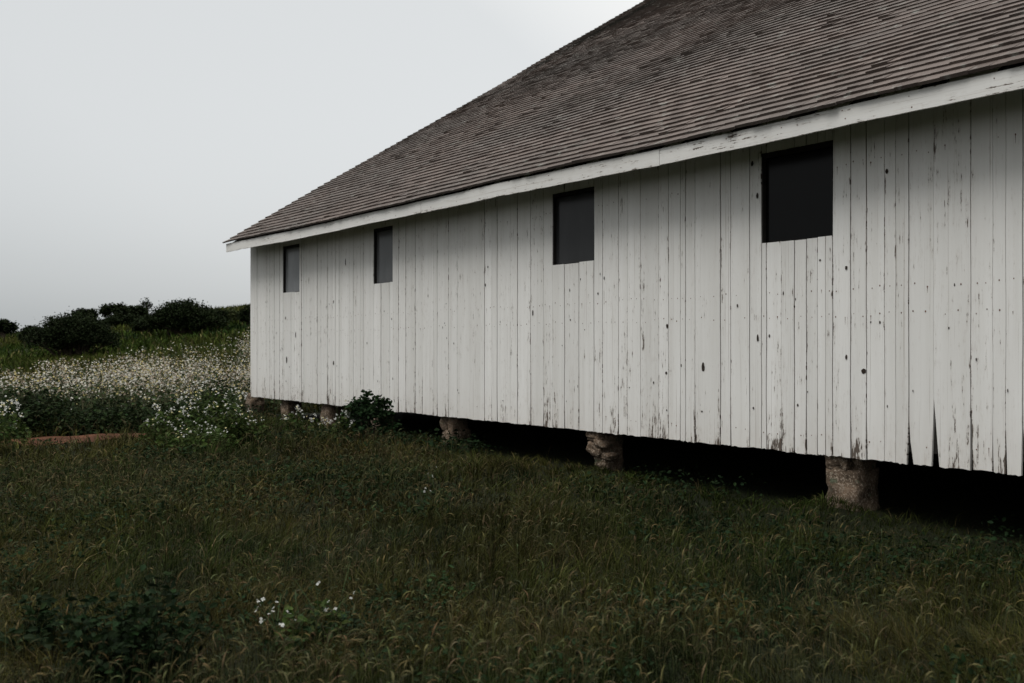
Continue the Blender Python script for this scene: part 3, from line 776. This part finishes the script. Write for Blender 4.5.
# ------------------------------------------------------------------ flowering plants
def flower_plant(loc, rad, hgt, stalks, nleaf, label, seed, blooms=6, fsize=.027, leaf=.07, group=None, dark=1.0, name='radish_plant', cream=.15):
    r = np.random.default_rng(seed)
    root = empty(name, loc, 0, label, 'wildflower', group)
    st = MB(); lf = MB(); fl = MB()
    tips = []
    for i_ in range(stalks):
        a = r.uniform(0, 6.283); q_ = rad*math.sqrt(r.random()); bx, by = q_*.4*math.cos(a), q_*.4*math.sin(a)
        h = hgt*r.uniform(.6, 1.08)*(1-.25*q_/rad); tx, ty = q_*math.cos(a), q_*math.sin(a)
        pts = [(bx+(tx-bx)*t**1.5, by+(ty-by)*t**1.5, h*t) for t in np.linspace(0, 1, 6)]
        g0 = float(H(loc[0]+bx, loc[1]+by))-loc[2]; pts = [(p[0], p[1], p[2]+g0) for p in pts]
        tube(st, pts, .005, .002, (.05, .075, .03), 3); tips.append(pts[-1])
        for b in range(2):
            p0 = np.array(pts[3+b]); dv = r.normal(size=3)*.09; dv[2] = abs(dv[2])+.07; p1 = p0+dv; tube(st, [p0, p0+dv*.5+(0, 0, .01), p1], .0025, .0015, (.05, .075, .03), 3); tips.append(tuple(p1))
    T = np.array(tips); nl = nleaf
    a = r.uniform(0, 6.283, nl); q_ = rad*np.sqrt(r.random(nl))*1.02; zz = r.uniform(.02, .80, nl)*hgt*(1-.45*(q_/rad)**2)
    lxy = np.stack([q_*np.cos(a), q_*np.sin(a)], 1)
    zz = zz+H(loc[0]+lxy[:, 0], loc[1]+lxy[:, 1])-loc[2]
    leaves(lf, np.concatenate([lxy, zz[:, None]], 1), leaf, vary(np.array((.033, .050, .013))*dark, nl, .4, r), seed+1)
    if blooms:
        n2 = len(T)*blooms; c = np.repeat(T, blooms, 0)+r.normal(0, .022, (n2, 3))*np.array([1, 1, 1.2]); keep = np.repeat(r.random(len(T)) < .5, blooms); c = c[keep]; n2 = len(c)
        col = np.where((r.random(n2) < cream)[:, None], (.62, .55, .28), (.50, .50, .46))*r.uniform(.75, 1.05, (n2, 1))
        blossoms(fl, c, fsize, col, seed+2); fl.build('blossoms', M_petal, root)
    st.build('stems', M_leaf, root); lf.build('leaves', M_leaf, root)
    return root
G1 = 'white flowering weeds near the path and barn'
flower_plant(at(212, 13.9), .50, .88, 34, 1300, 'tallest bushy clump of white flowers, midway between red path and barn corner', 101, group=G1, cream=.25, blooms=5)
flower_plant(at(166, 13.6), .34, .62, 16, 600, 'loose clump of white flowers hiding the right end of the red path', 102, group=G1)
flower_plant(at(197, 13.0), .50, .46, 22, 1000, 'low white flowered clump in front of the tallest one', 103, group=G1, blooms=2)
flower_plant(at(243, 14.2), .38, .52, 14, 600, 'sparse white flowered clump nearest the barn corner', 104, group=G1, blooms=4)
flower_plant(at(2, 13.6), .35, .70, 20, 500, 'white flowered clump cut by the left edge of the picture beside the path', 105, group=G1)
flower_plant(at(294, 15.6), .18, .48, 7, 130, 'white flowered stalks in front of the small pier near the barn corner', 106, group=G1)
flower_plant(at(318, 15.0), .16, .42, 5, 90, 'thin white flowered stalks between two small piers', 107, group=G1, blooms=6)
flower_plant(at(345, 14.1), .20, .50, 8, 260, 'leggy weed with few pale flowers just left of the dark shrub', 108, group=G1, blooms=4)
flower_plant(at(287, 5.15), .09, .33, 5, 90, 'white flowered weed alone in the foreground grass, left one of the pair', 109, blooms=7, fsize=.018, leaf=.05, group='foreground white flowers', cream=0)
flower_plant(at(325, 5.35), .14, .31, 5, 110, 'weed with a few scattered white blooms, right one of the foreground pair', 110, blooms=2, fsize=.018, leaf=.05, group='foreground white flowers', cream=0)
flower_plant(at(437, 8.9), .03, .26, 2, 12, 'single white flower in the open grass before the barn', 111, blooms=3, fsize=.026, leaf=.05, cream=0)

# foreground bramble-like weed, bottom left, and the leafy weed right of the flowers
def leafy_weed(loc, rad, hgt, stalks, per, leaf, label, seed, col, name='leafy_weed', cat='weed', group=None):
    r = np.random.default_rng(seed); root = empty(name, loc, 0, label, cat, group); st = MB(); lf = MB(); C_ = []
    for i_ in range(stalks):
        a = r.uniform(0, 6.283); q_ = rad*math.sqrt(r.random()); h = hgt*r.uniform(.55, 1.1)*(1-.4*(q_/rad)**2)
        bx, by = q_*.55*math.cos(a), q_*.55*math.sin(a); tx, ty = q_*math.cos(a), q_*math.sin(a)
        g0 = float(H(loc[0]+bx, loc[1]+by))-loc[2]
        pts = np.array([(bx+(tx-bx)*t**1.4, by+(ty-by)*t**1.4, g0+h*t) for t in np.linspace(0, 1, 7)])
        tube(st, pts, leaf*.06, leaf*.03, tuple(col*np.array((1.2, 1, 1))), 3)
        for k_ in range(per):
            t = r.uniform(.12, 1)*6; i0 = min(5, int(t)); p = pts[i0]+(pts[i0+1]-pts[i0])*(t-i0); C_.append(p+r.normal(0, leaf*.6, 3)*(1, 1, .4))
    C_ = np.array(C_); leaves(lf, C_, leaf, vary(col, len(C_), .45, r), seed, aspect=.5, up=.8)
    st.build('stems', M_leaf, root); lf.build('leaves', M_leaf, root); return root
DKG = np.array((.0085, .0165, .006))
leafy_weed(at(140, 4.85), .40, .52, 80, 19, .052, 'large dark leafy weed in the bottom left foreground', 201, DKG)
leafy_weed(at(48, 5.3), .30, .30, 30, 14, .055, 'smaller dark leafy weed left of the large foreground one', 202, DKG)
leafy_weed(at(345, 5.5), .22, .20, 24, 9, .05, 'low bluish leafy weed right of the foreground white flowers', 203, np.array((.016, .030, .015)))
leafy_weed(at(440, 6.2), .25, .22, 22, 8, .045, 'low green leafy weed at the bottom centre', 204, np.array((.018, .033, .012)))

# shrub beside the wall
def shrub(loc, lobes, n_leaf, leaf, label, seed, col, group=None, name='shrub', cat='shrub', trunk=.05, flat=False, gaps=.0):
    r = np.random.default_rng(seed); root = empty(name, loc, 0, label, cat, group); lf = MB(); st = MB()
    vol = np.array([l_[3]*l_[4]*l_[5] for l_ in lobes])**.67; vol = vol/vol.sum()
    for l_, f in zip(lobes, vol):
        cx, cy, cz, rx, ry, rz = l_; nn2 = int(n_leaf*f)
        # clusters on the skin of every lobe, so the outline is uneven and clumps catch light apart
        nc_ = max(8, nn2//45); d = r.normal(size=(nc_, 3)); d /= np.linalg.norm(d, axis=1)[:, None]; d[:, 2] = np.where(d[:, 2] < -.35, -d[:, 2], d[:, 2])
        rr_ = r.uniform(.62, 1.03, nc_)[:, None]; cc = d*rr_*np.array([rx, ry, rz])+np.array([cx, cy, cz])
        idx = r.integers(0, nc_, nn2); sp = .15*min(rx, rz)+leaf*.4
        p = cc[idx]+r.normal(0, 1, (nn2, 3))*sp*np.array([1, 1, .6])
        tint = r.uniform(.65, 1.35, nc_)[idx][:, None]
        c = vary(col, nn2, .3, r)*tint
        g = H(p[:, 0]+loc[0], p[:, 1]+loc[1])-loc[2]; p[:, 2] = np.maximum(p[:, 2], g+.01)
        leaves(lf, p, leaf, np.clip(c, 0, 1), seed+7, aspect=.6)
        for k_ in range(5 if rx > .5 else 3):
            j = r.integers(0, nc_); e_ = cc[j]; mid = e_*.5+r.normal(0, .08*rx, 3); b0 = np.array([cx*.5, cy*.5, -.1])
            tube(st, [b0, mid*(1, 1, .9), e_], trunk, trunk*.3, (.05, .04, .03), 5)
    st.build('branches', M_bark, root); lf.build('foliage', M_shrub, root); return root
shrub(at(369, 14.1), [(0, 0, .26, .34, .24, .34), (-.26, -.05, .14, .17, .2, .17), (.27, -.02, .15, .16, .18, .20), (-.10, .02, .46, .16, .14, .17), (.14, .0, .50, .14, .12, .17), (-.02, .0, .66, .06, .06, .10), (-.20, .0, .52, .05, .05, .12), (.27, .0, .44, .05, .05, .12)], 3000, .055, 'dark green shrub growing against the barn wall beside the piers', 301, (.013, .027, .010), trunk=.008)

# ------------------------------------------------------------------ shrubs and trees on the hill
GS = 'dark shrubs and trees on the hilltop'
SC = (.0105, .0160, .0055)
def hill(px0, px1, ytop, ybase, Y, label, seed, n_leaf=6000, leaf=.13, name='shrub', cat='shrub', col=SC, nl=5):
    """a shrub whose outline spans the given columns and rows at depth Y"""
    Y = next((q for q in np.arange(20, Y+6, .25) if 347+(EYE-at((px0+px1)/2, q).z)*995/q <= ybase+5), Y)
    W = (px1-px0)/995*Y; c = at((px0+px1)/2, Y); leaf *= .62*Y/44
    top = EYE+(347-ytop)/995*Y-c.z; base = 0; n_leaf = int(n_leaf*1.9); Hh = max(top, .5); r = random.Random(seed); L = []
    L.append((0, 0, Hh*.42, W*.36, W*.30, Hh*.50))
    for i_ in range(nl):
        u = (i_+.5)/nl*2-1; hz = Hh*(1-.55*abs(u)**2.2)*r.uniform(.82, 1.0)
        L.append((u*W*.36, r.uniform(-.2, .2)*W*.4, hz*.5, W*.20*r.uniform(.8, 1.2), W*.2, hz*.44))
    return shrub(c, L, n_leaf, leaf, label, seed, col, GS, name, cat, trunk=.06)
hill(26, 124, 311, 354, 44, 'broad dark wind shaped shrub, largest one left of the grassy gap', 401, 13000, .15, nl=6)
hill(142, 226, 299, 332, 46, 'tallest domed dark shrub on the hill near the barn', 402, 14000, .15, nl=6)
hill(131, 165, 315, 330, 44, 'low dark shrub at the left foot of the tallest domed shrub', 403, 4000, .13, nl=3)
hill(212, 229, 309, 322, 48, 'small round shrub at the right foot of the tallest domed shrub', 404, 2200, .13, nl=2)
hill(18, 48, 325, 340, 52, 'low dark shrub behind the left end of the broad wind shaped one', 405, 4000, .15, nl=4)
hill(238, 262, 304, 322, 50, 'dark shrub half hidden behind the barn corner', 406, 3500, .14, nl=3)
hill(223, 240, 307, 320, 52, 'pale flecked green shrub between the domed shrub and barn corner', 407, 2200, .13, col=(.045, .055, .022), nl=2)
hill(99, 150, 313, 324, 55, 'long low hedge like shrub under the flat topped skyline trees', 408, 5000, .13, nl=6)
def tree(px0, px1, ytop, Y, label, seed, n_leaf, leaf=.15, gap=.5, nb=7):
    W = (px1-px0)/995*Y; c = at((px0+px1)/2, Y); top = EYE+(347-ytop)/995*Y-c.z; r = random.Random(seed)
    root = empty('tree', c, 0, label, 'tree', GS); tr = MB(); cr_ = MB(); R_ = np.random.default_rng(seed)
    tube(tr, [(0, 0, -.3), (.05, 0, top*.3), (W*.03, .1, top*.6)], .13, .07, (.05, .04, .03), 7)
    pts = []
    for i_ in range(nb):
        u = (i_+.5)/nb*2-1; e_ = np.array([u*W*.43, r.uniform(-.3, .3)*W*.5, top*(.86-.22*u*u)*r.uniform(.9, 1.0)])
        tube(tr, [(0, 0, top*.25), (e_[0]*.5, e_[1]*.5, top*.5), tuple(e_)], .06, .02, (.05, .04, .03), 5); pts.append(e_)
    pts = np.array(pts); n2 = n_leaf; idx = R_.integers(0, len(pts), n2); sub = R_.normal(0, 1, (len(pts)*9, 3))*np.array([W*.07, W*.10, top*.065])
    p = pts[idx]+sub[idx*9+R_.integers(0, 9, n2)]+R_.normal(0, .1, (n2, 3))
    p[:, 2] = np.minimum(p[:, 2], top*(1.0+.10*R_.random(n2)))
    leaves(cr_, p, leaf, vary(SC, n2, .4, R_), seed)
    tr.build('trunk', M_bark, root); cr_.build('crown', M_shrub, root); return root
tree(-8, 13, 321, 50, 'dark tree at the left edge of the picture on the skyline', 501, 4000, nb=5)
tree(74, 98, 310, 58, 'low flat topped tree just above the broad dark shrub', 502, 2500, nb=5)
tree(103, 127, 304, 56, 'flat topped skyline tree with bare trunks, left of the pair', 503, 3000, nb=6)
tree(124, 146, 307, 56, 'flat topped skyline tree with bare trunks, right of the pair', 504, 2600, nb=6)
tree(141, 151, 299, 57, 'thin spindly tree poking above the skyline beside the domed shrub', 505, 260, .12, nb=3)
